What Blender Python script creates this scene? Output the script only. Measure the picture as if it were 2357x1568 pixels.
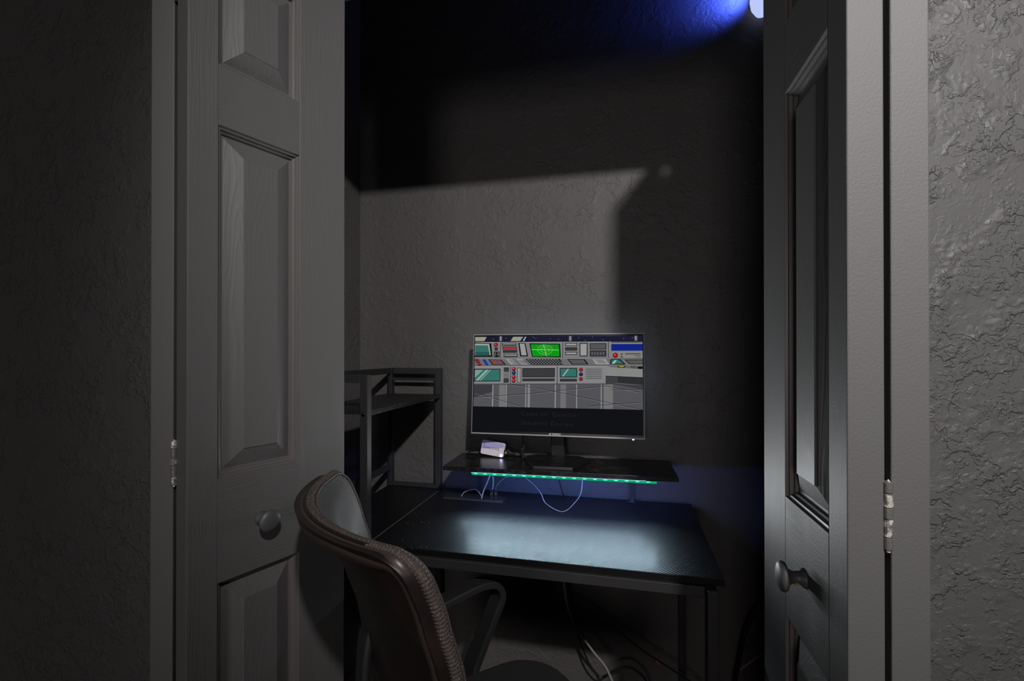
import bpy, bmesh, math, random
from mathutils import Vector, Matrix
random.seed(7)
PI = math.pi
R = math.radians
for o in list(bpy.data.objects): bpy.data.objects.remove(o, do_unlink=True)
SC = bpy.context.scene
COL = SC.collection

# ------------------------------------------------------------------ camera, world, lights, exposure
cam = bpy.data.cameras.new('camera'); camo = bpy.data.objects.new('camera', cam); COL.objects.link(camo)
cam.sensor_width = 36; cam.lens = 1100/2357*36; cam.shift_y = 21.6/2357; cam.clip_start = .02
camo.location = (0, 0, 1.214); camo.rotation_euler = (R(90.23), 0, R(13.2))
SC.camera = camo
SC.view_settings.view_transform = 'Standard'; SC.view_settings.look = 'None'
SC.view_settings.exposure = 0; SC.view_settings.gamma = 1
SC.view_settings.use_curve_mapping = False
w = bpy.data.worlds.new('world'); SC.world = w; w.use_nodes = True
w.node_tree.nodes['Background'].inputs[0].default_value = (.02, .02, .022, 1)
w.node_tree.nodes['Background'].inputs[1].default_value = .3

def lamp(name, kind, loc, target, power, color=(1, 1, 1), **kw):
    l = bpy.data.lights.new(name, kind); o = bpy.data.objects.new(name, l); COL.objects.link(o)
    o.location = loc
    d = Vector(target)-Vector(loc); o.rotation_euler = d.to_track_quat('-Z', 'Y').to_euler()
    l.energy = power; l.color = color
    for k, v in kw.items(): setattr(l, k, v)
    return o
CEIL = 2.42
DL = (.613, -.81)
# ceiling downlight of the room, aimed at the wall right of the closet
lamp('downlight_lamp', 'SPOT', (DL[0], DL[1], CEIL-.035), (.24, .8, 1.72), 192, (1, .97, .965), spot_size=R(69), spot_blend=.8, shadow_soft_size=.045)
# weak daylight / hallway glow through the window behind the camera
lamp('window_daylight', 'AREA', (-.30, -3.14, 1.14), (-.30, 0, 1.14), 21, (1, .92, .90), shape='RECTANGLE', size=.9, size_y=1.0)

# ------------------------------------------------------------------ helpers
ROOTM = {}
def M4(loc=(0, 0, 0), rz=0): return Matrix.Translation(loc) @ Matrix.Rotation(rz, 4, 'Z')
def props(o, label=None, cat=None, group=None, kind=None):
    if label: o['label'] = label
    if cat: o['category'] = cat
    if group: o['group'] = group
    if kind: o['kind'] = kind
    return o
def thing(name, label, cat, loc=(0, 0, 0), rz=0, group=None, kind=None):
    o = bpy.data.objects.new(name, None); COL.objects.link(o); o.empty_display_size = .05
    o.location = loc; o.rotation_euler = (0, 0, rz)
    return props(o, label, cat, group, kind)
def part(name, bm, mat, parent=None, label=None, smooth=False, bevel=0, seg=2, loc=None):
    me = bpy.data.meshes.new(name)
    bmesh.ops.recalc_face_normals(bm, faces=bm.faces)
    bm.to_mesh(me); bm.free()
    for m in (mat if isinstance(mat, (list, tuple)) else [mat]): me.materials.append(m)
    if smooth:
        for p in me.polygons: p.use_smooth = True
    o = bpy.data.objects.new(name, me); COL.objects.link(o)
    if parent: o.parent = parent
    if loc: o.location = loc
    if label: o['label'] = label
    if bevel:
        b = o.modifiers.new('bevel', 'BEVEL'); b.width = bevel; b.segments = seg; b.limit_method = 'ANGLE'; b.angle_limit = R(35)
    return o
def nb(): return bmesh.new()
def box(bm, x0, x1, y0, y1, z0, z1, m=None):
    v = [bm.verts.new((x, y, z)) for z in (z0, z1) for (x, y) in ((x0, y0), (x1, y0), (x1, y1), (x0, y1))]
    if m is not None:
        for q in v: q.co = m @ q.co
    for f in ((0, 3, 2, 1), (4, 5, 6, 7), (0, 1, 5, 4), (1, 2, 6, 5), (2, 3, 7, 6), (3, 0, 4, 7)):
        bm.faces.new([v[i] for i in f])
    return bm
def prism(bm, poly, z0, z1, top=None, m=None):
    """poly extruded in z; top may be another outline"""
    top = top or poly; n = len(poly)
    a = [bm.verts.new((p[0], p[1], z0)) for p in poly]; b = [bm.verts.new((p[0], p[1], z1)) for p in top]
    if m is not None:
        for q in a+b: q.co = m @ q.co
    bm.faces.new(list(reversed(a))); bm.faces.new(b)
    for i in range(n): bm.faces.new([a[i], a[(i+1) % n], b[(i+1) % n], b[i]])
    return bm
def lathe(bm, prof, n=24, m=None):
    """prof: list of (radius, height) around z"""
    rings = []
    for r, h in prof:
        if r < 1e-6: rings.append([bm.verts.new((0, 0, h))])
        else: rings.append([bm.verts.new((r*math.cos(2*PI*i/n), r*math.sin(2*PI*i/n), h)) for i in range(n)])
    if m is not None:
        for rg in rings:
            for q in rg: q.co = m @ q.co
    for a, b in zip(rings, rings[1:]):
        for i in range(n):
            j = (i+1) % n
            if len(a) == 1: bm.faces.new([a[0], b[i], b[j]])
            elif len(b) == 1: bm.faces.new([a[i], b[0], a[j]])
            else: bm.faces.new([a[i], b[i], b[j], a[j]])
    for rg, rev in ((rings[0], False), (rings[-1], True)):
        if len(rg) > 1: bm.faces.new(rg if rev else list(reversed(rg)))
    return bm
def spline(pts, n=8):
    """Catmull-Rom through pts"""
    P = [Vector(p) for p in pts]; P = [2*P[0]-P[1]]+P+[2*P[-1]-P[-2]]; out = []
    for i in range(1, len(P)-2):
        for k in range(n):
            t = k/n; a, b, c, d = P[i-1:i+3]
            out.append(.5*((2*b)+(c-a)*t+(2*a-5*b+4*c-d)*t*t+(3*b-a-3*c+d)*t**3))
    out.append(P[-2]); return out
def tube(bm, pts, r, n=8, closed=False, sect=None):
    """sweep a round (or given) section along pts; r may be a function of index"""
    P = [Vector(p) for p in pts]; rings = []; N = len(P)
    up = None
    for i, p in enumerate(P):
        a = P[(i-1) % N] if (closed or i > 0) else p
        b = P[(i+1) % N] if (closed or i < N-1) else p
        t = (b-a).normalized()
        if up is None:
            up = Vector((1, 0, 0)) if abs(t.x) < .9 else Vector((0, 0, 1))
        u = (up-t*up.dot(t)).normalized(); up = u; v = t.cross(u)
        rr = r(i) if callable(r) else r
        S = sect or [(math.cos(2*PI*k/n), math.sin(2*PI*k/n)) for k in range(n)]
        rings.append([bm.verts.new(p+u*(s[0]*rr)+v*(s[1]*rr)) for s in S])
    k = len(rings[0])
    for i in range(N if closed else N-1):
        a, b = rings[i], rings[(i+1) % N]
        for j in range(k): bm.faces.new([a[j], a[(j+1) % k], b[(j+1) % k], b[j]])
    if not closed:
        bm.faces.new(list(reversed(rings[0]))); bm.faces.new(rings[-1])
    return bm
def text_bm(s, size, m, extrude=.0001, spacing=1, align='CENTER'):
    c = bpy.data.curves.new('t', 'FONT'); c.body = s; c.size = size; c.extrude = extrude; c.space_character = spacing
    c.align_x = align; c.align_y = 'CENTER'
    o = bpy.data.objects.new('t', c); COL.objects.link(o)
    me = bpy.data.meshes.new_from_object(o.evaluated_get(bpy.context.evaluated_depsgraph_get()))
    bm = nb(); bm.from_mesh(me); bm.transform(m)
    bpy.data.objects.remove(o); bpy.data.curves.remove(c); bpy.data.meshes.remove(me)
    return bm

# ------------------------------------------------------------------ materials
def mat(name, col, rough=.5, metal=0, spec=.5, emit=None, estr=1, bump=None, colvar=None, coat=0, aniso=0):
    m = bpy.data.materials.new(name); m.use_nodes = True; nt = m.node_tree; N = nt.nodes; L = nt.links
    b = N['Principled BSDF']
    b.inputs['Base Color'].default_value = (*col, 1); b.inputs['Roughness'].default_value = rough
    b.inputs['Metallic'].default_value = metal; b.inputs['Specular IOR Level'].default_value = spec
    b.inputs['Coat Weight'].default_value = coat
    b.inputs['Anisotropic'].default_value = aniso
    if emit:
        b.inputs['Emission Color'].default_value = (*emit, 1); b.inputs['Emission Strength'].default_value = estr
    tc = N.new('ShaderNodeTexCoord')
    if bump: bump(nt, tc, b)
    if colvar:
        fac, c2 = colvar(nt, tc)
        mx = N.new('ShaderNodeMix'); mx.data_type = 'RGBA'
        mx.inputs[6].default_value = (*col, 1); mx.inputs[7].default_value = (*c2, 1)
        L.new(fac, mx.inputs[0]); L.new(mx.outputs[2], b.inputs['Base Color'])
    return m
def mapping(nt, tc, scale, rot=(0, 0, 0)):
    mp = nt.nodes.new('ShaderNodeMapping'); mp.inputs['Scale'].default_value = scale; mp.inputs['Rotation'].default_value = rot
    nt.links.new(tc.outputs['Object'], mp.inputs['Vector']); return mp.outputs[0]
def noise(nt, vec, scale, detail=4, rough=.5, dist=0):
    n = nt.nodes.new('ShaderNodeTexNoise'); n.inputs['Scale'].default_value = scale; n.inputs['Detail'].default_value = detail
    n.inputs['Roughness'].default_value = rough; n.inputs['Distortion'].default_value = dist
    nt.links.new(vec, n.inputs['Vector']); return n.outputs['Fac']
def ramp(nt, fac, stops):
    r = nt.nodes.new('ShaderNodeValToRGB'); e = r.color_ramp.elements
    e[0].position, e[0].color = stops[0][0], (stops[0][1],)*3+(1,)
    e[1].position, e[1].color = stops[-1][0], (stops[-1][1],)*3+(1,)
    for p, v in stops[1:-1]:
        q = e.new(p); q.color = (v, v, v, 1)
    nt.links.new(fac, r.inputs[0]); return r.outputs[0]
def math_n(nt, op, a, b):
    m = nt.nodes.new('ShaderNodeMath'); m.operation = op
    for i, v in enumerate((a, b)):
        if isinstance(v, (int, float)): m.inputs[i].default_value = v
        else: nt.links.new(v, m.inputs[i])
    return m.outputs[0]
def bumpn(nt, b, h, strength, dist):
    bn = nt.nodes.new('ShaderNodeBump'); bn.inputs['Strength'].default_value = strength; bn.inputs['Distance'].default_value = dist
    nt.links.new(h, bn.inputs['Height']); nt.links.new(bn.outputs[0], b.inputs['Normal'])
def knock(strength, scale=1):
    def f(nt, tc, b):
        v = mapping(nt, tc, (1, 1, 1))
        n1 = noise(nt, v, 26*scale, 3.5, .58, .25); n2 = noise(nt, v, 44*scale, 3, .6, .3); msk = noise(nt, v, 15*scale, 3, .55)
        a = ramp(nt, n1, [(.494, 0), (.517, .9), (.56, 1.0)])
        c = ramp(nt, n2, [(.55, 0), (.58, .55)])
        d = ramp(nt, n2, [(.41, .5), (.44, 0)])
        m = ramp(nt, msk, [(.40, .10), (.56, 1)])
        h = math_n(nt, 'MULTIPLY', math_n(nt, 'ADD', math_n(nt, 'ADD', a, c), d), m)
        fine = math_n(nt, 'MULTIPLY', noise(nt, v, 300, 2), .02)
        bumpn(nt, b, math_n(nt, 'ADD', h, fine), strength, .0022)
    return f
def grain(axis, strength=.5, scale=1):
    def f(nt, tc, b):
        s = [520*scale]*3; s['xyz'.index(axis)] = 9
        v = mapping(nt, tc, s)
        n = noise(nt, v, 1, 2, .5, .4)
        sx = nt.nodes.new('ShaderNodeSeparateXYZ'); nt.links.new(tc.outputs['Normal'], sx.inputs[0])
        face = ramp(nt, math_n(nt, 'ABSOLUTE', sx.outputs[1], 0), [(.6, 0), (.9, 1)])
        roll = math_n(nt, 'MULTIPLY', noise(nt, mapping(nt, tc, (1, 1, 1)), 340, 3, .6), .9)
        lo = noise(nt, mapping(nt, tc, (14, 14, 5)), 1, 2)
        h = math_n(nt, 'MULTIPLY', ramp(nt, n, [(.35, 0), (.65, 1)]), ramp(nt, lo, [(.38, .15), (.62, 1)]))
        bumpn(nt, b, math_n(nt, 'ADD', math_n(nt, 'MULTIPLY', h, face), roll), strength, .0008)
    return f
def cathedral(nt, tc, b):
    v = mapping(nt, tc, (26, 26, 3.2))
    n = noise(nt, v, 1, 1, .4, .0)
    wv = math_n(nt, 'SINE', math_n(nt, 'MULTIPLY', n, 95), 0)
    bumpn(nt, b, ramp(nt, wv, [(.1, 0), (.9, 1)]), .22, .0008)
def paint_spots(nt, tc):
    v = mapping(nt, tc, (1, 1, 1))
    return ramp(nt, noise(nt, v, 160, 2, .5), [(.80, 0), (.84, .8)]), (.4, .39, .38)
def rollerbump(nt, tc, b):
    v = mapping(nt, tc, (1, 1, 1)); n = noise(nt, v, 330, 3, .6)
    bumpn(nt, b, n, .25, .0006)

WALL = (.088, .086, .085)
m_wall = mat('charcoal_wall_paint', WALL, .5, bump=knock(.85, 1.1), spec=.4)
m_wall_closet = mat('closet_wall_paint', (.088, .082, .080), .55, bump=knock(.5, .8), spec=.35)
m_ceil = mat('ceiling_paint', (.09, .09, .09), .8, bump=knock(.6))
m_stile = mat('door_paint_vertical_grain', (.105, .103, .101), .60, bump=grain('z'), colvar=paint_spots)
m_rail = mat('door_paint_horizontal_grain', (.105, .103, .101), .60, bump=grain('x', .65), colvar=paint_spots)
m_panel = mat('door_paint_panel', (.11, .107, .105), .56, bump=cathedral)
m_mould = mat('door_paint_moulding', (.12, .112, .108), .42, bump=grain('z', .15))
m_core = mat('door_edge_paint', (.15, .146, .142), .5, bump=rollerbump)
m_knob = mat('knob_paint', (.075, .075, .075), .46)
m_brass = mat('bare_brass', (.55, .38, .18), .4, 1)
def hinge_bump(nt, tc, b): bumpn(nt, b, noise(nt, mapping(nt, tc, (1, 1, 1)), 260, 4), .6, .001)
m_hinge = mat('hinge_painted', (.16, .155, .15), .4, .3, bump=hinge_bump)
m_hinge_worn = mat('hinge_worn_steel', (.72, .68, .63), .4, .35, bump=hinge_bump,
    colvar=lambda nt, tc: (ramp(nt, noise(nt, mapping(nt, tc, (1, 1, 1)), 150, 4), [(.45, 0), (.55, 1)]), (.2, .18, .17)))
m_floor = mat('dark_carpet', (.035, .034, .034), .95, bump=lambda nt, tc, b: bumpn(nt, b, noise(nt, mapping(nt, tc, (1, 1, 1)), 500, 3), .8, .003))
m_base = mat('baseboard_paint', (.09, .09, .09), .45)
m_track = mat('track_metal', (.08, .08, .08), .4, .7)
def dust(nt, tc):
    v = mapping(nt, tc, (1, 1, 1))
    vo = nt.nodes.new('ShaderNodeTexVoronoi'); vo.inputs['Scale'].default_value = 62; nt.links.new(v, vo.inputs['Vector'])
    d = ramp(nt, vo.outputs['Distance'], [(.055, 1), (.085, 0)])
    m = ramp(nt, noise(nt, v, 9, 3), [(.45, 0), (.57, 1)])
    return math_n(nt, 'MULTIPLY', d, m), (.45, .45, .45)
def carbon(nt, tc, b):
    # fine raised diagonal ribs of the carbon-fibre look laminate
    mp = mapping(nt, tc, (1, 1, 1), (0, 0, R(42)))
    wv = nt.nodes.new('ShaderNodeTexWave'); wv.inputs['Scale'].default_value = 62; wv.bands_direction = 'X'; nt.links.new(mp, wv.inputs['Vector'])
    r = ramp(nt, wv.outputs['Fac'], [(.15, .0), (.85, 1)])
    rr = ramp(nt, wv.outputs['Fac'], [(.25, .50), (.75, .32)])
    nt.links.new(rr, b.inputs['Roughness'])
    bumpn(nt, b, r, .6, .0007)
m_desk = mat('black_ribbed_laminate', (.004, .004, .005), .25, bump=carbon, colvar=dust, spec=.4)
m_deskedge = mat('black_edge_band', (.004, .004, .004), .5, spec=.2)
m_steel = mat('black_powder_steel', (.017, .0165, .0165), .58, bump=rollerbump)
m_bolt = mat('bolt_head', (.03, .03, .03), .3, 1)
m_shelfboard = mat('shelf_laminate', (.013, .012, .012), .35, bump=carbon, colvar=dust)
m_riser = mat('black_riser_laminate', (.010, .010, .011), .27, colvar=lambda nt, tc: (ramp(nt, noise(nt, mapping(nt, tc, (1, 1, 1)), 30, 6, .75), [(.50, 0), (.78, .45)]), (.14, .125, .115)))
m_plastic = mat('black_plastic', (.012, .012, .013), .4)
m_dusty = mat('dusty_black_plastic', (.010, .0095, .010), .42, colvar=lambda nt, tc: (ramp(nt, noise(nt, mapping(nt, tc, (1, 1, 1)), 45, 5, .7), [(.54, 0), (.80, .35)]), (.11, .095, .09)))
m_bezel = mat('dark_grey_bezel', (.40, .39, .42), .4, .1)
m_white_ink = mat('logo_white', (.7, .7, .7), .5, emit=(.6, .6, .6), estr=.25)
m_chrome = mat('nickel_plug', (.6, .6, .62), .3, 1)
m_cable_w = mat('white_cable', (.40, .40, .44), .4)
m_cable_g = mat('grey_cable', (.20, .20, .22), .4)
m_cable_b = mat('black_cable', (.010, .010, .011), .4)
m_copper = mat('reddish_clip', (.35, .16, .13), .4)
m_stickbody = mat('white_gloss_plastic', (.92, .86, .92), .3)
m_stickshade = mat('lilac_print_shadow', (.52, .48, .84), .35)  # lilac of the print, with the shadow across the stick painted in
m_ink = mat('dark_print', (.05, .04, .09), .5)
m_rim = mat('brown_rim_plastic', (.046, .034, .031), .36)
m_shell = mat('brown_black_plastic', (.015, .0105, .0095), .40, colvar=lambda nt, tc: (ramp(nt, noise(nt, mapping(nt, tc, (1, 1, 1)), 14, 3), [(.5, 0), (.75, .6)]), (.040, .024, .018)))
def meshlines(nt, tc, b):
    v = mapping(nt, tc, (1, 1, 1))
    wv = nt.nodes.new('ShaderNodeTexWave'); wv.inputs['Scale'].default_value = 36; wv.bands_direction = 'X'; nt.links.new(v, wv.inputs['Vector'])
    wv.inputs['Distortion'].default_value = .6
    fl = ramp(nt, wv.outputs['Fac'], [(.45, 0), (.95, 1)])
    mx = nt.nodes.new('ShaderNodeMix'); mx.data_type = 'RGBA'; mx.inputs[6].default_value = (.008, .008, .008, 1); mx.inputs[7].default_value = (.11, .106, .103, 1)
    nt.links.new(fl, mx.inputs[0]); nt.links.new(mx.outputs[2], b.inputs['Base Color'])
    bumpn(nt, b, fl, .5, .002)
m_mesh = mat('ribbed_chair_mesh', (.05, .05, .05), .6, bump=meshlines)
def fabric(nt, tc, b): bumpn(nt, b, noise(nt, mapping(nt, tc, (1, 1, 1)), 900, 3), .7, .0015)
m_welt = mat('dark_brown_welt', (.062, .047, .042), .6, bump=fabric,
    colvar=lambda nt, tc: (ramp(nt, noise(nt, mapping(nt, tc, (1, 1, 1)), 700, 2), [(.6, 0), (.7, 1)]), (.30, .26, .24)))
m_seat = mat('black_speckled_fabric', (.010, .010, .010), .9, bump=fabric,
    colvar=lambda nt, tc: (ramp(nt, noise(nt, mapping(nt, tc, (1, 1, 1)), 600, 2), [(.62, 0), (.72, .6)]), (.08, .08, .08)))
m_arm = mat('armrest_plastic', (.017, .017, .017), .45)
def emitter(name, col, s):
    m = bpy.data.materials.new(name); m.use_nodes = True; nt = m.node_tree
    for n in list(nt.nodes): nt.nodes.remove(n)
    e = nt.nodes.new('ShaderNodeEmission'); o = nt.nodes.new('ShaderNodeOutputMaterial')
    e.inputs[0].default_value = (*col, 1); e.inputs[1].default_value = s
    nt.links.new(e.outputs[0], o.inputs[0]); return m
m_led_green = emitter('green_led_diffuser', (.0, .40, .16), 1)
m_led_spot = emitter('bright_led', (.18, 1, .62), 1.2)
m_led_top = emitter('white_led_line', (.45, .75, .95), 1.0)
m_led_down = emitter('cool_white_led_underside', (.40, .62, .82), 70)
m_led_wall = emitter('blue_led_back', (.09, .17, .80), 190)
m_led_blue = emitter('blue_led', (.5, .55, 1), 6)
m_led_closet = emitter('blue_white_lamp', (.50, .58, .95), 1.0)

# ------------------------------------------------------------------ the setting
WY0, WY1 = .82, .925          # closet front wall
OX0, OX1, OH = -.875, .3185, 1.976
CB = 1.57; CX0, CX1 = -.937, .43; CCEIL = 2.60
def struct(name, bm, m, label, cat, **kw):
    o = part(name, bm, m, **kw); return props(o, label, cat, kind='structure')
RX0, RX1, RY0 = -2.3, 2.3, -3.2
b = nb(); box(b, RX0, OX0, WY0, WY1, 0, CEIL); box(b, OX1, RX1, WY0, WY1, 0, CEIL); box(b, OX0, OX1, WY0, WY1, OH, CEIL); box(b, CX0-.1, CX1+.1, WY1-.05, WY1, CEIL, CCEIL)
struct('wall_front', b, m_wall, 'textured charcoal room wall on both sides of the closet opening', 'wall')
b = nb(); box(b, CX0-.1, CX1+.1, CB, CB+.1, 0, CCEIL); struct('wall_back', b, m_wall_closet, 'textured dark wall at the back of the closet behind the monitor', 'wall')
b = nb(); box(b, CX0-.1, CX0, WY1, CB, 0, CCEIL); struct('wall_left', b, m_wall_closet, 'dark side wall of the closet behind the shelf tower', 'wall')
b = nb(); box(b, CX1, CX1+.1, WY1, CB, 0, CCEIL); struct('wall_right', b, m_wall_closet, 'dark side wall of the closet hidden behind the right folding door', 'wall')
b = nb(); box(b, RX0-.1, RX0, RY0, WY1, 0, CEIL); struct('wall_room_left', b, m_wall, 'left wall of the room outside the closet', 'wall')
b = nb(); box(b, RX1, RX1+.1, RY0, WY1, 0, CEIL); struct('wall_room_right', b, m_wall, 'right wall of the room outside the closet', 'wall')
b = nb(); box(b, RX0, -.80, RY0-.1, RY0, 0, CEIL); box(b, .20, RX1, RY0-.1, RY0, 0, CEIL)
box(b, -.80, .20, RY0-.1, RY0, 0, .73); box(b, -.80, .20, RY0-.1, RY0, 1.83, CEIL)
struct('wall_room_rear', b, m_wall, 'rear wall of the room with the window behind the camera', 'wall')
b = nb(); box(b, RX0-.1, RX1+.1, RY0-.1, CB+.1, -.05, 0); struct('floor', b, m_floor, 'dark floor of room and closet', 'floor')
b = nb(); box(b, RX0-.1, RX1+.1, RY0-.1, WY1, CEIL, CEIL+.05); box(b, CX0-.1, CX1+.1, WY1, CB, CCEIL, CCEIL+.05)
struct('ceiling', b, m_ceil, 'dark ceiling of room and closet', 'ceiling')
b = nb(); box(b, CX0, CX1, CB-.012, CB, 0, .085); struct('baseboard_back', b, m_base, 'low dark baseboard along the closet back wall', 'baseboard', bevel=.003)
b = nb(); box(b, CX0, CX0+.012, WY1, CB-.012, 0, .085); struct('baseboard_left', b, m_base, 'low dark baseboard along the closet left wall', 'baseboard', bevel=.003)
b = nb(); box(b, RX0, OX0, WY0-.012, WY0, 0, .085); box(b, OX1, RX1, WY0-.012, WY0, 0, .085); struct('baseboard_front', b, m_base, 'dark baseboard along the room wall beside the closet opening', 'baseboard', bevel=.003)
b = nb(); box(b, OX0+.001, OX1-.001, .850, .905, OH-.0085, OH); struct('trim_1', b, m_track, 'dark metal folding door track under the closet header', 'trim', bevel=.002)
# window in the rear wall of the room
wf = struct('window_1', (lambda q: (box(q, -.80, -.75, RY0-.1, RY0+.01, .73, 1.83), box(q, .15, .20, RY0-.1, RY0+.01, .73, 1.83), box(q, -.75, .15, RY0-.1, RY0+.01, .73, .78), box(q, -.75, .15, RY0-.1, RY0+.01, 1.78, 1.83), box(q, -.315, -.285, RY0-.08, RY0, .78, 1.78), q)[-1])(nb()), m_base, 'window in the rear wall of the room behind the camera', 'window', bevel=.003)
b = nb(); box(b, -.75, .15, RY0-.06, RY0-.055, .78, 1.78); part('pane', b, m_plastic, wf)

# ------------------------------------------------------------------ folding doors
LW, TH = .300, .035
ZB, ZT = .012, 1.966
ZPAN = [(.235, .830), (1.003, 1.592), (1.693, 1.897)]
SA, SB = .047, .195
def ringpanel(bm, x0, x1, z0, z1, prof, cap=True, y=0, s=1):
    """nested rectangles; prof = [(inset, depth)] with depth measured from face y outward (s = +-1)"""
    rings = []
    for ins, d in prof:
        rings.append([bm.verts.new((x, y+s*d, z)) for x, z in ((x0+ins, z0+ins), (x1-ins, z0+ins), (x1-ins, z1-ins), (x0+ins, z1-ins))])
    for a, c in zip(rings, rings[1:]):
        for i in range(4): bm.faces.new([a[i], a[(i+1) % 4], c[(i+1) % 4], c[i]])
    if cap: bm.faces.new(rings[-1])
def make_leaf(door, m, flip, knob_side=None):
    """leaf frame: x from the hinge edge, y across the thickness, z up"""
    def P(name, bm, mt, par, **kw):
        bm.transform(m); return part(name, bm, mt, par, **kw)
    h = TH/2
    core = P('door_leaf', box(nb(), .004, LW-.004, -h+.0162, h-.0162, ZB+.004, ZT-.004), m_core, door)
    def V(bm, x0, x1, z0, z1): return box(bm, x0, x1, -h, h, z0, z1)
    # stiles and rails keep a local frame so that the grain follows them
    def G(name, bm, mt, bevel=.0015):
        o = part(name, bm, mt, core, bevel=bevel); o.matrix_local = m; return o
    G('stile', V(nb(), 0, SA, ZB, ZT), m_stile); G('stile', V(nb(), SB, LW, ZB, ZT), m_stile)
    zs = [ZB]+[z for p in ZPAN for z in p]+[ZT]
    for i in range(0, len(zs), 2): G('rail', V(nb(), SA, SB, zs[i], zs[i+1]), m_rail, .0006)
    for z0, z1 in ZPAN:
        for s in (-1, 1):
            q = nb(); ringpanel(q, SA, SB, z0, z1, [(0, 0), (.0010, -.0040), (.0042, -.0046), (.0052, -.0092), (.0086, -.0104), (.0096, -.0146), (.0115, -.0150)], False, s*h, s)
            G('moulding', q, m_mould, 0)
            q = nb(); ringpanel(q, SA+.0115, SB-.0115, z0+.0115, z1-.0115, [(0, -.0150), (.002, -.0150), (.031, -.0030), (.0322, -.0008)], True, s*h, s)
            G('raised_panel', q, m_panel, 0)
    if knob_side:
        s = knob_side
        q = nb(); lathe(q, [(.0, 0), (.0125, 0), (.0125, .002), (.0085, .006), (.0078, .014), (.0105, .020), (.0185, .0235), (.0195, .0265), (.0185, .0295), (.012, .0325), (0, .0335)], 32,
              Matrix.Translation((.121, s*h, .917)) @ Matrix.Rotation(R(-90)*s, 4, 'X'))
        k = P('knob', q, m_knob, door, smooth=True, label='round painted mushroom knob')
        q = nb(); box(q, .114, .118, min(s*h+s*.009, s*h+s*.014), max(s*h+s*.009, s*h+s*.014), .909, .9125)
        if flip: P('chipped_paint', q, m_brass, k)
        else: q.free()
def leafM(P, ang, yoff):
    """x axis at angle ang right of +Y, origin P shifted yoff along local y"""
    x = Vector((math.sin(ang), math.cos(ang), 0)); y = Vector((0, 0, 1)).cross(x)
    mm = Matrix(((x.x, y.x, 0, P[0]), (x.y, y.y, 0, P[1]), (0, 0, 1, 0), (0, 0, 0, 1)))
    return mm @ Matrix.Translation((0, yoff, 0))
def c2w(x, z):
    t = R(13.2); return (x*math.cos(t)-z*math.sin(t), x*math.sin(t)+z*math.cos(t))
def hinge(door, P, zc, worn, ang):
    """five-knuckle butt hinge on the fold"""
    z0 = zc-.035; hs = [.013, .019, .012, .015, .012]; z = z0
    m0 = M4((P[0], P[1], 0), ang)
    q = nb(); box(q, -.0022, -.0012, -.001, .020, z0, z0+.071, m0); box(q, .0012, .0022, -.001, .020, z0, z0+.071, m0)
    hb = part('hinge', q, m_hinge, door, label='painted butt hinge in the fold')
    for i, hh in enumerate(hs):
        q = nb(); lathe(q, [(.0036, 0), (.0044, .0006), (.0044, hh-.0012), (.0036, hh-.0006)], 14, m0 @ Matrix.Translation((0, -.003, z)))
        part('knuckle', q, m_hinge_worn if i in worn else m_hinge, hb, smooth=False)
        z += hh
    q = nb(); lathe(q, [(0, z0-.003), (.002, z0-.003), (.0022, z0+.071), (.0, z0+.0735)], 10, m0 @ Matrix.Translation((0, -.003, 0)))
    part('hinge_pin', q, m_hinge_worn, hb)
# left pair
PL = c2w(-.5415, .771)
d1 = thing('door_1', 'left grey bifold closet door folded open, beside the chair, with round knob', 'door', (0, 0, 0), kind='structure')
make_leaf(d1, leafM(PL, R(18.8), -TH/2), False, knob_side=-1)
PA = (PL[0]-.0045, PL[1]-.001)
make_leaf(d1, leafM(PA, R(-18.8), TH/2), False)
# leaf face seen by the camera is local -y on the left leaf
for zc, worn in ((1.035, (1, 3)), (.25, ()), (1.82, ())): hinge(d1, (PL[0]-.0022, PL[1]+.0015), zc, (0, 2, 4) if worn else (), 0)
# right pair
PR = c2w(.357+.0365, .501)
PR0 = c2w(.357, .510)
d2 = thing('door_2', 'right grey bifold closet door folded open, edge lit bright, beside the lit wall', 'door', (0, 0, 0), kind='structure')
xr = R(-.6)
m2 = leafM(PR0, xr, -TH/2-.0005)
make_leaf(d2, m2, True, knob_side=1)
PE = m2 @ Vector((0, -TH/2, 0))
PB = (PE.x+.0055, PE.y)
make_leaf(d2, leafM(PB, R(1.4), -TH/2), False)
for zc, worn in ((1.042, (1, 3)), (.25, ()), (1.82, ())): hinge(d2, (PE.x+.0028, PE.y+.003), zc, worn, 0)

# ------------------------------------------------------------------ desk
DZ = .75
desk = thing('desk', 'black steel framed desk with ribbed carbon look top and side shelf tower', 'desk', (0, 0, 0))
X0, XS, X1, Y0, Y1 = -.800, -.604, .199, 1.047, 1.543
part('tabletop', box(nb(), XS+.0008, X1, Y0, Y1, DZ-.014, DZ), m_desk, desk, bevel=.0012)
part('tabletop', box(nb(), X0, XS-.0012, Y0, Y1, DZ-.014, DZ-.0003), m_desk, desk, bevel=.0012)
part('seam_strip', box(nb(), XS-.0012, XS+.0008, Y0+.0005, Y1, DZ-.010, DZ+.0001), m_hinge, desk, label='thin pale seam between the two tops')
part('edge_band', box(nb(), X0, X1, Y0-.0008, Y0, DZ-.0138, DZ-.0012), m_deskedge, desk)
FZ1 = DZ-.0145; FZ0 = FZ1-.022
part('front_rail', box(nb(), X0+.02, .160, Y0-.0095, Y0+.0105, FZ0, FZ1), m_steel, desk, bevel=.0012)
part('back_rail', box(nb(), X0+.02, .160, Y1-.022, Y1-.002, FZ0, FZ1), m_steel, desk, bevel=.0012)
for x in (.160, X0): part('side_rail', box(nb(), x, x+.02, Y0+.0, Y1-.022, FZ0, FZ1), m_steel, desk, bevel=.0012)
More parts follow.
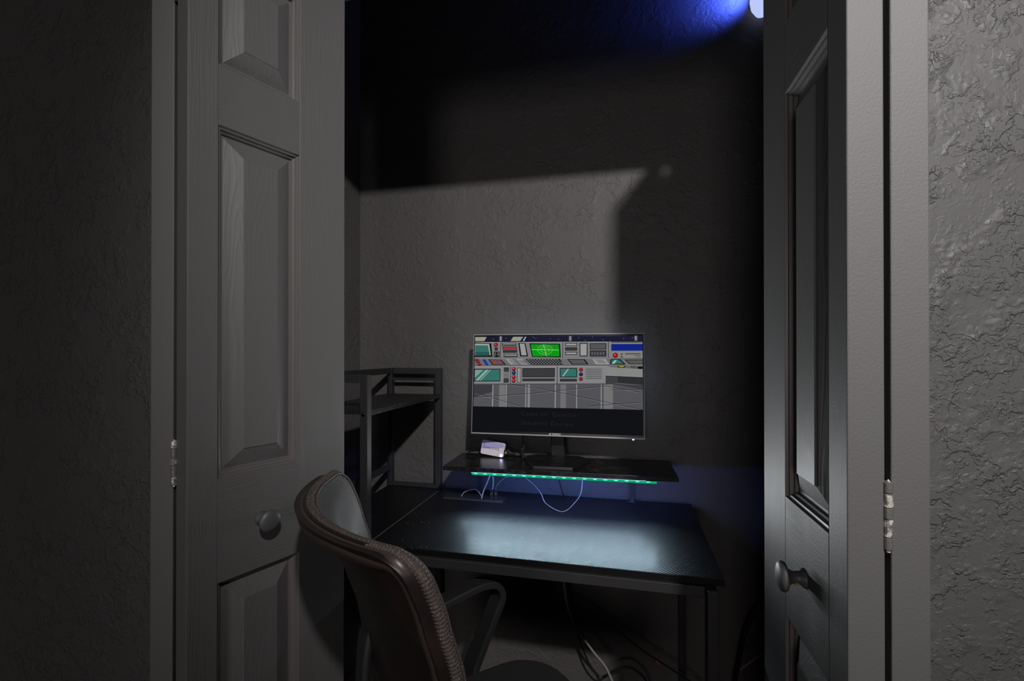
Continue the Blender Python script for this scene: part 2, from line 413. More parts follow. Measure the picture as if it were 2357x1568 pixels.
part('leg', box(nb(), .1605, .1805, Y0-.037, Y0-.001, 0.004, FZ1+.003), m_steel, desk, bevel=.0012)
part('leg', box(nb(), .1605, .1805, Y1-.022, Y1-.002, 0.004, FZ0), m_steel, desk, bevel=.0012)
part('foot_bar', box(nb(), .1605, .1805, Y0-.037, Y1-.002, 0.0, 0.022), m_steel, desk, bevel=.0012)
for x in (X0, XS-.022):
    part('leg', box(nb(), x, x+.02, Y0, Y0+.02, .004, FZ0), m_steel, desk, bevel=.0012)
    part('leg', box(nb(), x, x+.02, Y1-.022, Y1-.002, .004, FZ0), m_steel, desk, bevel=.0012)
    part('foot_bar', box(nb(), x, x+.02, Y0, Y1-.002, 0.0, 0.022), m_steel, desk, bevel=.0012)
# tower above the top
TZ = 1.158; T = .020
part('post', box(nb(), XS-.022, XS-.002, Y0+.001, Y0+.021, DZ, TZ), m_steel, desk, bevel=.0008)
part('post', box(nb(), X0, X0+T, Y0+.001, Y0+.021, DZ, TZ), m_steel, desk, bevel=.0008)
part('post', box(nb(), XS-.022, XS-.002, Y1-.021, Y1-.001, DZ, TZ), m_steel, desk, bevel=.0008)
part('post', box(nb(), X0, X0+T*.7, Y1-.021, Y1-.001, DZ, TZ), m_steel, desk, bevel=.0008)
part('top_bar', box(nb(), X0+T, XS-.022, Y0+.001, Y0+.021, TZ-T, TZ), m_steel, desk, bevel=.0008)
part('top_bar', box(nb(), X0+T, XS-.022, Y1-.021, Y1-.001, TZ-T, TZ), m_steel, desk, bevel=.0008)
part('top_bar', box(nb(), X0, X0+.012, Y0+.021, Y1-.021, TZ-T, TZ), m_steel, desk, bevel=.0008)
part('guard_rail', box(nb(), X0, X0+.012, Y0+.021, Y1-.021, .823-.018, .823), m_steel, desk, bevel=.0008)
part('cross_bar', box(nb(), X0+.014, XS-.022, Y1-.018, Y1-.006, TZ-.042, TZ-.034), m_steel, desk, bevel=.0008)
part('cross_bar', box(nb(), X0+.014, XS-.022, Y1-.018, Y1-.004, DZ, DZ+.012), m_steel, desk, bevel=.0008)
part('shelf_board', box(nb(), X0+.002, XS-.002, Y0+.0215, Y1-.022, 1.058, 1.070), m_shelfboard, desk, bevel=.0008)
for y, z in ((Y0+.001, 1.061),):
    q = nb(); lathe(q, [(0, 0), (.0045, 0), (.0045, .0015), (.003, .0028), (0, .003)], 14, Matrix.Translation((XS-.012, y, z)) @ Matrix.Rotation(R(90), 4, 'X'))
    part('bolt', q, m_bolt, desk, smooth=False)

# ------------------------------------------------------------------ monitor riser shelf
RA = math.atan2(1.361-1.339, .144+.525)
RM = M4((-.525, 1.337, 0), RA)
RW, RD, RZ = .669, .196, .874
rs = thing('monitor_riser', 'black monitor riser shelf standing on the desk under the screen', 'shelf', (-.19, 1.44, DZ))
def PW(name, bm, mt, par, root_loc, m=None, **kw):
    """mesh given in world coordinates (or in frame m) for a root sitting at root_loc"""
    if m is not None: bm.transform(m)
    bm.transform(Matrix.Translation(-Vector(root_loc)))
    return part(name, bm, mt, par, **kw)
rl = rs.location.copy()
PW('shelf_board', prism(nb(), [(0, 0), (RW, 0), (RW, RD), (0, RD)], RZ-.012, RZ, m=RM), m_riser, rs, rl, bevel=.001)
for lx in (.060, RW-.122):
    q = nb(); box(q, lx, lx+.015, RD-.022, RD-.016, DZ+.003, RZ-.012, RM); PW('leg', q, m_steel, rs, rl, bevel=.0008)
    q = nb(); box(q, lx-.004, lx+.019, RD-.034, RD-.008, DZ, DZ+.003, RM); ft = PW('foot', q, m_steel, rs, rl, bevel=.0008)
    q = nb(); lathe(q, [(0, DZ+.0031), (.004, DZ+.0031), (.004, DZ+.0055), (0, DZ+.0065)], 12, RM @ Matrix.Translation((lx+.0075, RD-.028, 0))); PW('screw', q, m_chrome, ft, rl)
    q = nb(); box(q, lx, lx+.015, .05, RD-.016, RZ-.016, RZ-.0121, RM); PW('bracket', q, m_steel, rs, rl)

# ------------------------------------------------------------------ LED light bar
lb = thing('led_light_bar', 'thin light bar glowing green under the front edge of the monitor riser', 'light bar', (-.175, 1.345, .855))
bl = Vector(lb.location)
BX0, BX1 = .086, .612
BM = RM @ Matrix.Translation((0, -.0085, .8585)) @ Matrix.Rotation(R(-.15), 4, 'Y')
q = nb(); box(q, BX0, BX1, -.0002, .0078, -.0036, .0044, BM); PW('housing', q, m_plastic, lb, bl, bevel=.0006)
q = nb(); box(q, BX0+.006, BX1-.001, -.0012, -.0003, -.0030, .0030, BM); df = PW('diffuser', q, m_led_green, lb, bl, label='glowing green diffuser')
n = 18
for i in range(n):
    x = BX0+.018+(BX1-BX0-.034)*i/(n-1)*.985
    q = nb(); prism(q, [(x-.006, 0), (x, -.0006), (x+.006, 0)], -.0003, .0022, m=BM @ Matrix.Translation((0, -.0011, 0)))
    PW('led', q, m_led_spot, df, bl)
q = nb(); box(q, BX0+.004, BX1-.03, -.0010, .0006, .0031, .0040, BM); PW('glow_line', q, m_led_top, lb, bl)
q = nb(); prism(q, [(.0012, -.00375), (.0068, -.00375), (.0068, -.00365), (.0012, -.00365)], BX0+.004, BX1-.004, m=BM @ Matrix(((0, 0, 1, 0), (1, 0, 0, 0), (0, 1, 0, 0), (0, 0, 0, 1))))
PW('underside_leds', q, m_led_down, lb, bl, label='cool white underside')
q = nb(); box(q, BX0+.02, BX1-.004, .0079, .0086, -.0024, .0010, BM); PW('rear_leds', q, m_led_wall, lb, bl, label='blue rear strip')
for i in range(16):
    p = BM @ Vector((BX0+.015+(BX1-BX0-.03)*i/15, -.004, -.0045))
    lamp('light_bar_lamp', 'SPOT', p, (p.x+.15, p.y-1, p.z+1.2), .95, (.93, .97, 1), spot_size=R(132), spot_blend=1, shadow_soft_size=0)
    lamp('light_bar_down_lamp', 'SPOT', p, (p.x, p.y-.8, p.z-1), .36, (.62, .85, 1), spot_size=R(100), spot_blend=.6, shadow_soft_size=.002)

# ------------------------------------------------------------------ monitor
MW, MH = .527, .313
MQ = (-.2049, 1.4542, 1.1137)
MM = Matrix.Translation(MQ) @ Matrix.Rotation(R(1.008), 4, 'Z') @ Matrix.Rotation(R(5.36), 4, 'X').inverted() @ Matrix.Rotation(-.00119, 4, 'Y')
mon = thing('monitor', 'thin bezel flat monitor showing a pixel art control room, on its stand', 'monitor', (-.205, 1.46, RZ))
ml = Vector(mon.location)
def PM(name, bm, mt, par, **kw): return PW(name, bm, mt, par, ml, m=MM, **kw)
q = nb(); box(q, -MW/2+.003, MW/2-.003, .0052, .020, -MH/2+.003, MH/2-.003); housing = PM('housing', q, m_plastic, mon, bevel=.004)
q = nb(); box(q, -.17, .17, .020, .036, -.11, .08); PM('rear_cover', q, m_plastic, mon, bevel=.01)
q = nb()
for a in ((-MW/2, MW/2, MH/2-.0022, MH/2), (-MW/2, MW/2, -MH/2, -MH/2+.0036), (-MW/2, -MW/2+.0014, -MH/2+.0036, MH/2-.0022), (MW/2-.0014, MW/2, -MH/2+.0036, MH/2-.0022)):
    box(q, a[0], a[1], -.001, .0118, a[2], a[3])
PM('bezel', q, m_bezel, mon, label='slim dark grey bezel')
m_glass = mat('black_screen_glass', (.004, .004, .005), .3, spec=.3)
q = nb(); box(q, -MW/2+.0014, MW/2-.0014, .0002, .0050, -MH/2+.0036, MH/2-.0022); scr = PM('screen', q, m_glass, mon, label='lit screen')

# picture on the screen: coordinates of the enlarged view, mapped on the real plane of the screen
PAL = {}
def pal(c):
    if c not in PAL:
        lin = tuple(((v/255)/12.92 if v/255 <= .04045 else (((v/255)+.055)/1.055)**2.4) for v in c)
        PAL[c] = emitter('screen_colour_%d' % len(PAL), lin, 1)
    return c
polys = []
def pg(pts, c): polys.append((pts, pal(c)))
def rc(x0, y0, x1, y1, c, sk=0): pg([(x0, y0), (x1, y0), (x1+sk, y1), (x0+sk, y1)], c)
def fr(x0, y0, x1, y1, c, edge=(18, 18, 20), t=7, sk=0): rc(x0-t, y0-t, x1+t, y1+t, edge, sk); rc(x0, y0, x1, y1, c, sk)
def ci(x, y, rx, c, ry=None, n=16):
    ry = ry or rx; pg([(x+rx*math.cos(2*PI*k/n), y+ry*math.sin(2*PI*k/n)) for k in range(n)], c)
def ln(x0, y0, x1, y1, c, t=3):
    dx, dy = x1-x0, y1-y0; l = math.hypot(dx, dy); nx, ny = -dy/l*t/2, dx/l*t/2
    pg([(x0+nx, y0+ny), (x1+nx, y1+ny), (x1-nx, y1-ny), (x0-nx, y0-ny)], c)
BLK = (16, 16, 18); GR = (122, 120, 125); LG = (150, 150, 148); DG = (58, 58, 60); TEAL = (52, 108, 102); RED = (165, 28, 32); BLU = (22, 40, 122); MG = (84, 83, 86); CR = (150, 150, 132)
rc(183, 162, 2022, 236, (28, 29, 52))
for x, y in ((390, 187), (540, 178), (850, 168), (878, 181), (1038, 184), (1128, 190), (1350, 176), (1498, 168), (1825, 187), (1915, 178), (1610, 200), (1420, 205)): rc(x, y, x+8, y+7, (120, 120, 130))
pg([(183, 166), (318, 166), (292, 212), (183, 212)], CR); pg([(625, 166), (738, 166), (702, 214), (595, 214)], CR)
pg([(760, 166), (774, 166), (750, 214), (734, 214)], (165, 175, 185)); pg([(738, 166), (756, 166), (728, 214), (708, 214)], (22, 40, 90))
for x in (465, 1245, 1938): rc(x, 160, x+34, 232, MG); rc(x+10, 160, x+22, 232, LG)
rc(183, 212, 2022, 222, BLK)
rc(183, 222, 2022, 400, GR); rc(183, 222, 2022, 230, LG); rc(183, 400, 2022, 480, (104, 103, 110)); rc(183, 396, 2022, 404, DG); rc(183, 400, 2022, 406, LG)
rc(183, 480, 2022, 684, (128, 127, 129)); rc(183, 476, 2022, 482, DG); rc(183, 482, 2022, 490, LG); rc(183, 672, 1650, 684, (74, 74, 78))
# upper left instruments
pg([(183, 228), (372, 236), (392, 384), (183, 384)], BLK); pg([(183, 238), (350, 242), (372, 366), (183, 366)], (160, 160, 150)); pg([(187, 256), (335, 258), (360, 370), (187, 372)], TEAL); pg([(187, 330), (352, 330), (360, 370), (187, 372)], (38, 84, 82))
ci(428, 251, 24, BLK); ci(428, 250, 19, RED); ci(423, 245, 7, (215, 90, 80))
fr(422, 288, 442, 308, DG); fr(412, 332, 468, 382, MG, t=6); rc(430, 335, 446, 358, BLK); rc(424, 366, 456, 382, BLK)
rc(482, 222, 488, 396, BLK); rc(490, 222, 494, 396, LG)
fr(505, 236, 655, 256, LG); rc(505, 246, 655, 256, MG); fr(510, 280, 662, 297, (190, 55, 60)); fr(518, 318, 666, 332, DG); fr(528, 358, 672, 380, LG); rc(528, 370, 672, 380, MG)
pg([(684, 232), (766, 236), (798, 380), (708, 380)], BLK); pg([(700, 240), (756, 242), (782, 368), (722, 368)], LG)
pg([(810, 238), (1150, 244), (1160, 390), (842, 386)], BLK); pg([(824, 248), (1136, 252), (1148, 380), (850, 378)], (12, 150, 22))
cx, cy = 985, 308
for rr in (82, 48):
    for k in range(28):
        a, a2 = 2*PI*k/28, 2*PI*(k+.8)/28
        ln(cx+rr*math.cos(a), cy+rr*.62*math.sin(a), cx+rr*math.cos(a2), cy+rr*.62*math.sin(a2), (130, 215, 120), 4)
ln(835, 306, 1140, 312, (150, 225, 140), 5); ln(968, 250, 1004, 378, (150, 225, 140), 5)
for x, y in ((898, 266), (1042, 266), (1000, 296), (1012, 332)): rc(x-9, y-5, x+9, y+5, (150, 80, 20))
# continued centre panels
rc(1180, 222, 1186, 396, BLK); rc(1188, 222, 1192, 396, LG)
for k in range(3): fr(1215, 242+k*48, 1330, 262+k*48, LG if k != 1 else DG)
fr(1372, 244, 1440, 372, LG, t=9); fr(1480, 246, 1640, 300, MG); fr(1480, 324, 1640, 376, DG)
for k in range(5): rc(1490+k*30, 334, 1506+k*30, 366, (90, 90, 95))
rc(1668, 222, 1674, 396, BLK); rc(1676, 222, 1680, 396, LG)
# desk band with switches
for x, y in ((210, 415), (225, 438), (243, 465)): ci(x, y, 27, BLK, 12); ci(x, y-2, 22, RED, 8)
rc(272, 410, 306, 474, (20, 52, 150), 44)
pg([(340, 410), (492, 414), (552, 470), (392, 470)], BLK); pg([(356, 416), (482, 418), (530, 464), (402, 464)], MG)
for x in (395, 462): pg([(x, 424), (x+26, 424), (x+44, 454), (x+18, 454)], (175, 50, 45))
for x0 in (545, 665):
    pg([(x0, 408), (x0+75, 410), (x0+142, 468), (x0+62, 468)], LG)
for k in range(4): ln(575+k*16, 418+k*14, 630+k*16, 418+k*14, DG, 5)
for k in range(4): ln(690+k*18, 418, 742+k*18, 462, DG, 5)
pg([(768, 406), (1150, 408), (1190, 470), (842, 470)], BLK)
for r_ in range(4):
    for k in range(11):
        x = 790+k*32+r_*17; rc(x, 413+r_*14, x+19, 420+r_*14, (140, 140, 140), 6)
pg([(1230, 410), (1420, 412), (1460, 468), (1280, 468)], BLK); pg([(1246, 416), (1408, 418), (1440, 462), (1288, 462)], MG)
pg([(1500, 412), (1640, 412), (1680, 468), (1540, 468)], LG)
for k in range(3): ln(1530+k*14, 424+k*14, 1620+k*14, 424+k*14, DG, 5)
# lower console
fr(190, 520, 480, 642, TEAL, t=8); pg([(200, 640), (320, 524), (352, 524), (232, 640)], (140, 170, 160)); pg([(250, 640), (368, 524), (378, 524), (262, 640)], (140, 170, 160)); pg([(190, 524), (290, 524), (190, 610)], (120, 150, 142))
rc(600, 486, 606, 676, BLK)
for y in (505, 622): fr(532, y, 578, y+34, DG, t=6)
for k in range(4): ln(525, 560+k*15, 585, 560+k*15, DG, 5)
for y, c in ((515, RED), (557, (22, 40, 120)), (601, RED), (643, RED)): ci(640, y, 22, BLK); ci(640, y-2, 17, c); ci(634, y-7, 6, (215, 130, 120) if c == RED else (90, 110, 200))
fr(684, 510, 718, 654, LG, t=6); rc(692, 530, 710, 640, (130, 130, 134))
fr(744, 514, 1090, 598, DG, t=7); fr(744, 624, 1090, 642, DG, t=6)
rc(1120, 486, 1126, 676, BLK); fr(1160, 514, 1330, 600, TEAL, t=8); pg([(1175, 598), (1235, 516), (1252, 516), (1192, 598)], (140, 170, 160)); fr(1160, 628, 1330, 646, DG, t=6)
for y, c in ((525, RED), (575, (22, 40, 120)), (625, RED)): ci(1380, y, 21, BLK); ci(1380, y-2, 16, c)
for k in range(6): ln(1430, 520+k*20, 1600, 520+k*20, DG, 6)
# right part
rc(1700, 222, 2022, 240, (88, 88, 92)); rc(1700, 240, 2022, 248, LG); rc(1700, 248, 2022, 322, (18, 36, 128)); rc(1700, 322, 2022, 408, (128, 128, 126)); rc(1700, 405, 2022, 410, BLK)
ci(1742, 371, 28, BLK); ci(1742, 370, 22, RED); ci(1735, 364, 8, (215, 90, 80))
for y in (352, 380): rc(1798, y, 1818, y+14, DG)
ln(1845, 355, 2003, 355, DG, 10); ln(1935, 374, 2003, 374, DG, 5); ln(1960, 390, 2003, 390, DG, 5)
rc(1690, 410, 2022, 486, (112, 112, 112)); pg([(1690, 414), (1795, 414), (1850, 470), (1690, 470)], BLK); pg([(1700, 422), (1786, 422), (1828, 462), (1700, 462)], TEAL); pg([(1735, 422), (1760, 422), (1730, 462), (1704, 462)], (150, 190, 180))
pg([(1835, 418), (2022, 418), (2022, 466), (1885, 466)], BLK); pg([(1852, 424), (2022, 424), (2022, 460), (1892, 460)], (85, 85, 85))
pg([(1650, 486), (2022, 486), (2022, 520), (1720, 500)], (98, 98, 98)); ci(1805, 492, 42, BLK, 14); ci(1805, 490, 30, (150, 150, 70), 8)
for k in range(3): ln(1905+k*18, 484, 1912+k*18, 512, BLK, 6)
ci(2000, 505, 35, BLK, 14)
pg([(1640, 500), (2022, 522), (2022, 608), (1640, 590)], (130, 132, 130)); pg([(1640, 590), (2022, 608), (2022, 614), (1640, 596)], BLK)
# floor
pg([(183, 684), (1640, 684), (1640, 596), (2022, 614), (2022, 952), (183, 916)], (82, 82, 86))
pg([(1640, 596), (1765, 600), (1765, 668), (1640, 684)], (62, 62, 64)); pg([(1765, 602), (2022, 614), (2022, 690), (1765, 664)], (46, 46, 48)); pg([(1900, 690), (1640, 668), (2022, 740), (2022, 694)], (60, 60, 62))
for x, w_, c in ((400, 10, LG), (478, 72, (112, 112, 114)), (556, 8, LG), (775, 8, LG), (800, 26, (128, 128, 128)), (1100, 10, LG), (1160, 60, (108, 108, 110)), (1330, 8, LG), (1590, 8, LG), (1620, 96, (112, 112, 112))):
    y1 = 916+36*(x-183)/1839; pg([(x, 684), (x+w_, 684), (x+w_, y1), (x, y1)], c)
pg([(183, 684), (400, 684), (400, 760), (183, 820)], (58, 58, 62))
for a in ((195, 768, 720, 914), (195, 820, 840, 778), (620, 684, 850, 716), (840, 778, 1640, 700), (900, 720, 2010, 948), (1450, 916, 2015, 870), (1640, 700, 2015, 770), (1690, 740, 2015, 736)):
    ln(*a, BLK, 4); ln(a[0], a[1]+7, a[2], a[3]+7, (128, 128, 128), 3)
# lower caption band
pg([(183, 914), (2022, 952), (2022, 1226), (183, 1166)], (17, 18, 22))
def scr_pt(x, y, k):
    u = (x-183)/1839; top = 160-8*u; bot = 1166+60*u; v = (y-top)/(bot-top)
    y3 = .00022-.0022*0
    return Vector((-MW/2+.0045+u*(MW-.0095), -.0001-k*4e-6, MH/2-.0060-v*(MH-.0060-.0105)))
q = nb(); keys = list(PAL)
for k, (pts, c) in enumerate(polys):
    try:
        f = q.faces.new([q.verts.new(scr_pt(min(max(x, 183), 2022), y, k)) for x, y in pts]); f.material_index = keys.index(c)
    except ValueError: pass
pic = PM('screen_picture', q, [PAL[k] for k in keys], scr, label='pixel art control room picture')
TXM = lambda x, y, k=340: Matrix.Translation(scr_pt(x, y, k)) @ Matrix.Rotation(R(90), 4, 'X')
m_cap = emitter('dim_caption', (.017, .017, .019), 1)
PM('caption', text_bm('Come In! Questin', .0175, TXM(1030, 1002), 0, 1.32), m_cap, scr)
PM('caption', text_bm('Skhserve Dorion', .0175, TXM(1010, 1100), 0, 1.32), m_cap, scr)
lg = text_bm('SANSUI', .0078, Matrix.Translation((.0045, -.0012, -MH/2+.0066)) @ Matrix.Rotation(R(90), 4, 'X'), .00005, 1.0)
for dx in (-.0165, -.0135):
    prism(lg, [(dx-.0018, -.0022), (dx-.0002, -.0022), (dx+.0026, .0022), (dx+.0010, .0022)], 0, .0001, m=Matrix.Translation((0, -.0012, -MH/2+.0066)) @ Matrix.Rotation(R(90), 4, 'X'))
PM('logo', lg, m_white_ink, mon, label='small white maker logo')
q = nb(); lathe(q, [(0, -.0030), (.0022, -.0026), (.0030, -.0008), (.0030, .0)], 14, Matrix.Translation((MW/2-.033, .004, -MH/2-.0005))); PM('power_light', q, m_led_blue, mon, label='glowing blue power light')
# stand
NX = -.205
q = nb()
prism(q, [(NX-.021, 1.503), (NX+.022, 1.505), (NX+.026, 1.520), (NX+.020, 1.534), (NX-.019, 1.534), (NX-.024, 1.518)], RZ+.010, 1.12,
      top=[(NX-.019, 1.492), (NX+.019, 1.493), (NX+.021, 1.505), (NX+.017, 1.522), (NX-.017, 1.522), (NX-.020, 1.505)])
PW('neck', q, m_dusty, mon, ml, bevel=.002)
q = nb(); poly = [(-.258, 1.362), (-.143, 1.369), (-.100, 1.492), (-.138, 1.532), (-.272, 1.530), (-.314, 1.490)]
cxm = sum(p[0] for p in poly)/6; cym = sum(p[1] for p in poly)/6
prism(q, poly, RZ, RZ+.009, top=[(cxm+(x-cxm)*.985, cym+(y-cym)*.985) for x, y in poly]); PW('stand_base', q, m_dusty, mon, ml, bevel=.0015)
q = nb(); lathe(q, [(0, RZ+.0091), (.031, RZ+.0091), (.031, RZ+.0105), (.027, RZ+.0118), (0, RZ+.0118)], 24, Matrix.Translation((NX, 1.515, 0)) @ Matrix.Diagonal((1, .62, 1, 1))); PW('collar', q, m_dusty, mon, ml)

# added glow strip on the monitor's back, imitates the halo round it
q = nb(); box(q, -.23, .23, .0205, .0225, .128, .133); box(q, -.232, -.227, .0205, .0225, -.11, .12); box(q, .222, .227, .0205, .0225, -.11, .12)
PM('halo_glow_strip', q, emitter('halo_glow', (.50, .66, .85), 14), mon, label='added bluish glow strip imitating the halo behind the screen')

# ------------------------------------------------------------------ game stick, its adapter and cables
gx, gy = -.4175, 1.486
GM = Matrix.Translation((gx, gy, RZ+.0055)) @ Matrix.Rotation(R(-10), 4, 'Z') @ Matrix.Rotation(R(-12), 4, 'X') @ Matrix.Rotation(R(5), 4, 'Y')
gs = thing('game_stick', 'small white game stick with lilac print and painted shadow, leaning upright on the left of the riser', 'game stick', (gx, gy, RZ))
gl = Vector(gs.location)
def rrect(w_, h_, r_, n=5, ox=0, oy=0):
    out = []
    for cx_, cy_, a0 in ((w_/2-r_, h_/2-r_, 0), (-w_/2+r_, h_/2-r_, 90), (-w_/2+r_, -h_/2+r_, 180), (w_/2-r_, -h_/2+r_, 270)):
        for k in range(n+1):
            a = R(a0+90*k/n); out.append((ox+cx_+r_*math.cos(a), oy+cy_+r_*math.sin(a)))
    return out
XZ = Matrix(((1, 0, 0, 0), (0, 0, -1, 0), (0, 1, 0, 0), (0, 0, 0, 1)))   # x,y -> x,z ; extrude toward -y
GW, GH = .081, .045
q = nb(); prism(q, rrect(GW, GH, .006, ox=0, oy=GH/2), -.011, 0, m=XZ); gb = PW('body', q, m_stickbody, gs, gl, m=GM, bevel=.0012)
q = nb(); prism(q, [(-GW/2+.001, .017), (GW/2-.0015, .030), (GW/2-.0015, GH-.005), (GW/2-.005, GH-.0014), (-GW/2+.005, GH-.0014), (-GW/2+.001, GH-.005)], 0, .00025, m=XZ); PW('print_shadow_band', q, m_stickshade, gs, gl, m=GM, label='lilac upper print with painted shadow')  # slanted lower edge follows the shadow, painted together with the print
def gtx(s, size, x, z, sp=1.0, al='LEFT'):
    return PW('lettering', text_bm(s, size, Matrix.Translation((x, -.0004, z)) @ Matrix.Rotation(R(90), 4, 'X'), .0001, sp, al), m_ink, gs, gl, m=GM)
gtx('GAME STICK', .0096, -GW/2+.006, .0225, 1.14); gtx('4K', .0058, -GW/2+.006, .0345); gtx('HDMI', .0035, -GW/2+.0055, .0290); gtx('micro', .0030, .0195, .0055)
q = nb(); prism(q, rrect(.008, .0075, .002, ox=GW/2-.0055, oy=.0055), 0, .0012, m=XZ); PW('status_light', q, m_led_blue, gs, gl, m=GM, label='bright white blue status light')

def cable(name, pts, r, m_, label, extra=None, group=None, n=7):
    c0 = Vector(pts[0]); b_ = nb(); tube(b_, [Vector(p)-c0 for p in spline(pts, 8)], r, n)
    o = part(name, b_, m_, None, smooth=True, loc=c0); props(o, label, 'cable', group); return o
ad = thing('video_adapter', 'black plug and adapter lead between the white stick and the monitor stand', 'adapter', (-.37, 1.49, RZ))
al = Vector(ad.location)
q = nb(); box(q, -.3775, -.358, 1.486, 1.498, RZ+.008, RZ+.026); pl = PW('plug', q, m_plastic, ad, al, bevel=.003)
q = nb(); box(q, -.371, -.366, 1.4845, 1.486, RZ+.014, RZ+.020); PW('port', q, m_bezel, pl, al)
q = nb(); tube(q, spline([(-.360, 1.492, RZ+.017), (-.352, 1.493, RZ+.015), (-.342, 1.495, RZ+.012)], 6), lambda i: .0065-.0003*i, 8); PW('strain_relief', q, m_plastic, ad, al, smooth=True)
q = nb(); tube(q, spline([(-.346, 1.494, RZ+.013), (-.335, 1.497, RZ+.009), (-.318, 1.502, RZ+.012), (-.314, 1.506, RZ+.03), (-.318, 1.51, RZ+.065), (-.312, 1.51, RZ+.12)], 8), .003, 8); PW('lead', q, m_cable_b, ad, al, smooth=True)
q = nb(); box(q, -.316, -.300, 1.478, 1.488, RZ, RZ+.012, Matrix.Identity(4)); box(q, -.320, -.312, 1.482, 1.492, RZ+.010, RZ+.034); PW('connector', q, m_plastic, ad, al, bevel=.002)
cable('power_cable', [(-.47, 1.485, RZ+.018), (-.485, 1.49, RZ+.016), (-.497, 1.494, RZ+.008), (-.502, 1.497, RZ+.003)], .0022, m_cable_b, 'short black cable curling behind the white game stick')

# cables under the riser
U = RZ-.016
cable('charging_cable', [(-.395, 1.400, U-.004), (-.397, 1.402, .84), (-.408, 1.410, .815), (-.424, 1.425, .785), (-.434, 1.432, .7555)], .0019, m_cable_w, 'short pale cable dropping from the light bar to the black strip')
cable('thin_cable', [(-.392, 1.446, .7755), (-.388, 1.446, .795), (-.36, 1.446, .822), (-.315, 1.444, .832), (-.28, 1.438, .817), (-.247, 1.425, .790), (-.228, 1.405, .766), (-.190, 1.385, .7525), (-.165, 1.38, .7545), (-.142, 1.385, .775), (-.122, 1.39, .805), (-.117, 1.395, U-.002)], 1.05e-3, m_cable_g, 'long thin grey cable looping down to the desk under the riser')
cable('looped_cable', [(-.070, 1.44, .845), (-.060, 1.44, .852), (-.035, 1.44, .857), (-.022, 1.44, .848), (.0, 1.442, .838), (.017, 1.44, .840), (.026, 1.44, .851), (.024, 1.44, U)], 1.05e-3, m_cable_g, 'short grey cable loop hanging under the right of the riser')
cable('black_lead', [(-.215, 1.515, U), (-.210, 1.515, .83), (-.200, 1.516, .80), (-.192, 1.52, .765), (-.190, 1.545, .748)], .0017, m_cable_b, 'thin black lead hanging behind the desk under the riser centre')
cable('curled_cable', [(-.435, 1.466, .832), (-.420, 1.466, .834), (-.409, 1.466, .825), (-.405, 1.466, .805), (-.407, 1.466, .78), (-.415, 1.462, .756)], .0018, m_cable_w, 'pale cable end curling beside the two plugs')
cable('flat_cable', [(-.505, 1.445, .7525), (-.497, 1.450, .766), (-.478, 1.455, .773), (-.458, 1.458, .774), (-.44, 1.46, .7525)], .0016, m_cable_g, 'grey cable lying over the left part of the black strip')
ps = thing('power_strip', 'low flat black power strip on the desk under the riser, plugs on its right', 'power strip', (-.46, 1.435, DZ))
pl_ = Vector(ps.location)
q = nb(); box(q, -.556, -.362, 1.418, 1.424, DZ, DZ+.006); PW('front_edge', q, m_steel, ps, pl_, bevel=.001)
q = nb(); box(q, -.556, -.362, 1.4242, 1.475, DZ, DZ+.004); PW('body', q, m_plastic, ps, pl_, bevel=.001)
for x in (-.402, -.388):
    t = thing('usb_plug', 'left of the two small upright plugs on the power strip' if x < -.40 else 'right of the two small upright plugs on the power strip', 'plug', (x, 1.436, DZ+.0041))
    q = nb(); box(q, -.0042, .0042, -.003, .003, 0, .018); part('shell', q, m_plastic, t, bevel=.001)
    q = nb(); box(q, -.0036, .0036, -.0034, .0034, .0181, .0215); part('collar', q, m_chrome, t)
    q = nb(); box(q, -.0038, .0038, -.003, .003, .0216, .031 if x < -.4 else .034); part('boot', q, m_cable_b, t, bevel=.001)

# ------------------------------------------------------------------ office chair
F = 47
ch = thing('office_chair', 'dark brown office chair with curved ribbed back, pushed to the desk', 'chair', (-.213, .823, 0), R(-F))
def interp(tab, z):
    if z >= tab[0][0]: return tab[0][1]
    for (a, va), (b_, vb) in zip(tab, tab[1:]):
        if z >= b_: t = (z-b_)/(a-b_); t = t*t*(3-2*t)*.3+t*.7; return vb+(va-vb)*t
    return tab[-1][1]
EDGE = [(.985, -.248), (.90, -.219), (.835, -.200), (.75, -.182), (.6, -.165), (.52, -.158)]
CEN = [(.985, -.331), (.95, -.298), (.90, -.264), (.80, -.233), (.65, -.205), (.52, -.196)]
ZTOP, ZBOT, HW = .985, .53, .230
def halfw(z, hw=HW, r=.035):
    t = min(ZTOP-z, z-ZBOT); t = max(t, 0)
    return hw-r+math.sqrt(max(r*r-(r-min(t, r))**2, 0)) if t < r else hw
def surf(u, z, off=0, hw=HW):
    x = u*halfw(z, hw); uu = x/hw
    return Vector((x, interp(EDGE, z)+(interp(CEN, z)-interp(EDGE, z))*(1-uu*uu)**.95+off, z))
